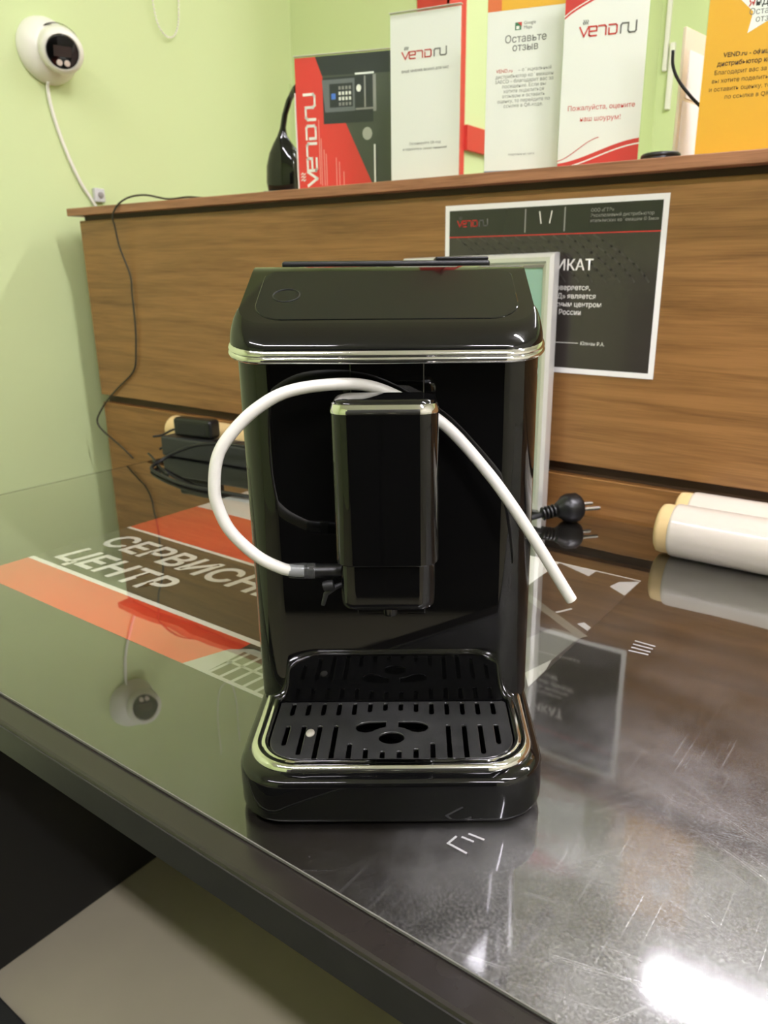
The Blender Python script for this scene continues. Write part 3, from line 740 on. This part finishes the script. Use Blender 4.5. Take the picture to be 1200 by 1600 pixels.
# 3 white card with red waves
s, F = sign('table_sign', -.4500, .9575, 15, .0985, .212, PAPER, 'white card with red waves at its foot, right of the review card')
def wave(v0, amp, flip, top):
    pts = [(.0985 * i / 14, v0 + amp * math.sin((i / 14 - .5) * 2.6) * flip) for i in range(15)]
    return pts
w1 = wave(.021, .013, 1, False)
poly(F, [(0, .0012), (.0985, .0012)] + w1[::-1], INK_R, 'red_wave')
strokes(F, [[(u, v - .006) for u, v in w1]], .0016, INK_W, 'white_wave_line')
strokes(F, [[(u * .5, v + .003) for u, v in w1[:]]], .0009, INK_R, 'thin_wave_line')
w2 = [(.0985 * i / 14, .168 + .040 * (i / 14) ** .8) for i in range(15)]
poly(F, w2 + [(.0985, .212), (0, .212)], INK_R, 'red_wave')
strokes(F, [[(u, v + .003) for u, v in w2]], .0012, INK_W, 'white_wave_line')
logo(F, .019, .1480, .0098, INK_R, INK_G, 0, .17, .066)
text(F, 'Пожалуйста, оцените', .0500, .0680, .0078, INK_R, 'message_lettering', 'CENTER')
text(F, 'наш шоурум!', .0500, .0555, .0078, INK_R, 'message_lettering', 'CENTER')
# 4 amber card with star
s, F = sign('table_sign', -.2765, .950, 10, .1000, .212, YELLOW, 'amber yellow card with a white star and dark brown text')
st = []
for k in range(10):
    r = .0300 if k % 2 == 0 else .0150; a = R(90 + 36 * k); st.append((.060 + r * math.cos(a) * 1.05, .1450 + r * math.sin(a)))
mesh_obj('white_star', [F.co(u, v) for u, v in st] + [F.co(.060, .1450)], [(i, (i + 1) % 10, 10) for i in range(10)], PAPER_B, F.p)
text(F, 'Я', .0395, .1455, .0110, INK_R, 'brand_lettering', bold=.006)
text(F, 'ндекс', .0462, .1455, .0110, INK, 'brand_lettering', bold=.006)
text(F, 'Оставьте\nотзыв', .060, .1375, .0085, INK_G, 'star_lettering', 'CENTER', line=.85)
text(F, 'VEND.ru - официальный\nдистрибьютор кофемашин', .056, .1000, .0064, INK_BR, 'bold_lettering', 'CENTER', .018, line=1.28)
text(F, 'Благодарит вас за посещение\nвы хотите поделиться отзывом\nи оставить оценку, то перейдите\nпо ссылке в QR-коде', .056, .0835, .0060, INK_BR, 'paragraph_lettering', 'CENTER', line=1.36)
# 5 red leaflet in acrylic holder
s, F = sign('leaflet_holder', -.8890, .9480, 18, .172, .186, INK_R, 'red leaflet with dark diagonal and white lettering in a clear holder', True)
s['category'] = 'leaflet'
LE_R = mat('leaflet red print', (226, 58, 56), 0.4); LE_D = mat('leaflet olive grey print', (74, 78, 70), 0.4); LE_N = mat('leaflet dark print', (44, 46, 52), 0.4); LE_S = mat('leaflet steel print', (110, 112, 116), 0.4)
rect(F, 0, .172, .0012, .186, LE_R, 'red_ground')
poly(F, [(.034, .186), (.050, .146), (.072, .113), (.126, .0012), (.172, .0012), (.172, .186)], LE_D, 'olive_ground', 1.6)
poly(F, [(.034, .186), (.045, .160), (.172, .158), (.172, .186)], LE_N, 'dark_strip', 2.2)
rect(F, .045, .126, .094, .157, LE_N, 'machine_picture', 2.2)
poly(F, [(.044, .154), (.097, .154), (.097, .110), (.048, .110)], LE_S, 'machine_picture', 2.8)
rect(F, .056, .0935, .116, .148, LE_N, 'machine_picture', 3.4)
rect(F, .059, .066, .127, .135, mat('blue print', (74, 120, 214), 0.4), 'display_picture', 4)
for r_ in range(4):
    for c_ in range(4): rect(F, .071 + c_ * .0055, .0745 + c_ * .0055, .118 + r_ * .0072, .1225 + r_ * .0072, INK_W if r_ in (1, 2) else INK_LG, 'key_picture', 4)
rect(F, .098, .128, .158, .1605, PAPER_B, 'spout_picture', 3); rect(F, .112, .1145, .114, .156, INK_LG, 'spout_picture', 3); rect(F, .126, .131, .108, .157, INK_LG, 'spout_picture', 3); rect(F, .098, .128, .111, .1135, INK_LG, 'spout_picture', 3)
poly(F, [(.1035 + .004 * math.cos(R(a)), .140 + .005 * math.sin(R(a))) for a in range(0, 360, 30)], INK_W, 'knob_picture', 3)
poly(F, [(.116 + .008 * math.cos(R(a)), .078 + .009 * math.sin(R(a))) for a in range(0, 360, 30)], GREY_P, 'cup_picture', 3)
logo(F, .031, .008, .0155, INK_W, INK_W, R(90), .2, .128)
for i, (u, a, b_) in enumerate(((.0365, .010, .100), (.0395, .008, .074), (.0440, .008, .058), (.0475, .008, .052), (.0640, .008, .046), (.0690, .008, .040), (.0760, .008, .026))):
    strokes(F, [[(u, a), (u, b_)]], .0014, mat('pale pink ink', (240, 150, 140), 0.5), 'fine_print', 2.4)
MB().box(-.006, -.004, -.012, .002, .0, .150).build('acrylic_side', ACRYL, s)
MB().box(-.0012, -.0002, -.0036, .0036, .0, .139).build('acrylic_edge', ACRYL_E, s)
MB().box(.128, .1305, -.0060, -.0045, .0, .062).build('acrylic_pocket_edge', ACRYL_E, s)
MB().box(.040, .130, -.0060, -.0045, .0012, .0030).build('acrylic_pocket_edge', ACRYL_E, s)

# black scoop beside the leaflet
sc = empty('scoop', (-.979, 1.005, SZ), R(14))
loops = []
for (cx_, z, hw, ht) in ((.004, .0005, .022, .012), (.004, .006, .033, .018), (.004, .025, .0365, .020), (.004, .050, .035, .019), (.003, .070, .028, .015), (.001, .085, .017, .011), (.001, .096, .009, .007), (.003, .108, .0050, .005), (.008, .128, .0050, .0045), (.017, .148, .0055, .0045), (.030, .166, .0060, .0045), (.036, .173, .004, .003)):
    loops.append([(cx_ + hw * math.cos(R(a)), ht * math.sin(R(a)), z) for a in range(0, 360, 18)])
MB().loft(loops).build('scoop_shell', BLACK, sc, smooth=True)
MB().rbox(-.030, .040, -.024, -.006, 0.0005, .010, .003).build('scoop_lip', mat('grey plastic', (110, 114, 110), 0.4), sc)
tag(sc, 'glossy black scoop with narrow neck standing left of the red leaflet', 'scoop')

# leaning board with papers and cable at the right
bd = empty('leaning_board', (-.312, .985, SZ), R(80))
MB().rbox(0, .095, -.002, .002, 0.0003, .146, .0008).build('board', mat('pale beige board', (232, 222, 196), 0.6), bd)
MB().box(.012, .088, -.0032, -.0021, .074, .124).build('note', PAPER_B, bd)
MB().box(.006, .088, -.0032, -.0021, .010, .070).build('note', PAPER_B, bd)
tag(bd, 'beige board with white notes standing between two signs', 'board')
cable('black_strap', [(-.316, .962, SZ + .118), (-.3155, .965, SZ + .103), (-.309, .970, SZ + .088), (-.296, .975, SZ + .072), (-.284, .980, SZ + .060)], .0019, RUBBER, 'thin black strap hanging across the beige board', 'strap', 6)
cable('coiled_cable', [(-.327 + .020 * math.cos(R(a)), .985 + .022 * math.sin(R(a)), SZ + .0035 + .004 * a / 360) for a in range(0, 900, 30)], .0034, BLACK_S, 'coiled black cable lying at the foot of the beige board', 'cable', 3)

# ================================================================== ON THE WALLS
# turret camera on the left wall
sc_ = empty('security_camera', (XW, 0.953, DZ + 0.730))
MB().lathe([(.058, 0), (.0595, .004), (.058, .014), (.052, .026), (.044, .036), (.036, .040), (.020, .040)], axis=(1, 0, 0), n=40).build('mount_base', WHITE_PL, sc_, angle=40)
aim = Vector((.80, -.34, -.33)).normalized(); cc = Vector((.044, .004, -.001))
MB().lathe([(.0008, -.041), (.018, -.037), (.030, -.028), (.038, -.014), (.0405, 0), (.0405, .016), (.0395, .026), (.036, .031), (.031, .0335), (.0305, .0300), (.0001, .0300)], cc, aim, 40).build('camera_ball', WHITE_PL, sc_, angle=35)
MB().lathe([(.0415, -.016), (.0425, -.014), (.0425, -.010), (.0415, -.008)], cc, aim, 40, False).build('dark_ring', RUBBER, sc_, angle=60)  # black rubber ring around the ball
fc = MB().lathe([(.0001, .0296), (.0285, .0296), (.029, .0318), (.027, .0330), (.0001, .0330)], cc, aim, 36).build('lens_face', BLACK, sc_, angle=40)
u_ = Vector((0, 0, 1)); u_ = (u_ - aim * u_.dot(aim)).normalized(); w_ = u_.cross(aim).normalized()
def on_face(a, b, h=.0332): return cc + aim * h + w_ * a + u_ * b
mesh_obj('lens_window', [on_face(*p) for p in ((-.016, -.008), (.016, -.008), (.016, .010), (-.016, .010))], [(0, 1, 2, 3)], mat('lens glass', (52, 40, 36), 0.1), fc)
for sgn in (-1, 1):
    MB().lathe([(.0001, 0), (.0055, 0), (.005, .0012), (.0001, .0014)], on_face(sgn * .0068, -.0185, .0330), aim, 18).build('spot_led', mat('pale led', (214, 198, 186), 0.3), fc, angle=50)
tag(sc_, 'white turret security camera mounted on the left green wall', 'camera')
cable('camera_cable', [(XW + .014, .943, DZ + .674), (XW + .007, .944, DZ + .660), (XW + .004, .950, DZ + .62), (XW + .004, .966, DZ + .56), (XW + .004, .990, DZ + .50), (XW + .004, 1.017, DZ + .4568), (XW + .004, 1.045, DZ + .41), (XW + .004, 1.06, DZ + .36)], .0035, WHITE_PL, 'white cable running down the wall from the security camera')
wb = empty('cable_clip', (XW, 1.030, DZ + .474))
MB().rbox(.0, .012, -.012, .012, -.014, .014, .003).build('clip_body', mat('grey white plastic', (206, 206, 206), 0.2), wb, angle=40)
MB().lathe([(.0001, 0), (.006, 0), (.006, .003), (.0001, .004)], (.012, 0, 0), (1, 0, 0), 16).build('clip_screw', INK_LG, wb, angle=40)
tag(wb, 'small pale plastic clip beside the white cable above the counter', 'clip')
# bead chain of a blind
bc = MB()
ch = spline([(0, -.040, .22), (0, -.0395, .12), (0, -.037, .06), (0, -.030, .022), (0, -.016, .004), (0, 0, 0), (0, .014, .008), (0, .026, .030), (0, .032, .065), (0, .035, .12), (0, .036, .22)], 24)
acc = 0; prev = ch[0]; beads = [ch[0]]
for p in ch[1:]:
    acc += (p - prev).length; prev = p
    if acc >= .0062: beads.append(p); acc = 0
ico = bmesh.new(); bmesh.ops.create_icosphere(ico, subdivisions=1, radius=.0026); ico.verts.index_update()
iv = [v.co.copy() for v in ico.verts]; jf = [tuple(v.index for v in f.verts) for f in ico.faces]; ico.free()
for p in beads: bc.add([p + q for q in iv], jf)
bo = bc.build('bead_chain', WHITE_PL, smooth=True, loc=(XW + .012, 1.250, DZ + .817))
tag(bo, 'white bead chain loop of a blind hanging before the left wall', 'bead chain'); bo['kind'] = 'stuff'
MB().tube([p for p in ch], .0008, 6).build('cord', WHITE_PL, bo, smooth=True)
# cable ducts on the far wall
d1 = MB().rbox(-1.050, -1.034, YF - .012, YF, DZ + 1.03, ZC - .01, .002).build('cable_duct', WHITE_PL); tag(d1, 'upper white cable duct running up the far wall', 'cable duct', 'cable ducts')
d2 = MB().rbox(-1.026, -1.008, YF - .016, YF, DZ + .90, DZ + 1.12, .002).build('cable_duct', WHITE_PL); tag(d2, 'short lower white cable duct piece on the far wall', 'cable duct', 'cable ducts')
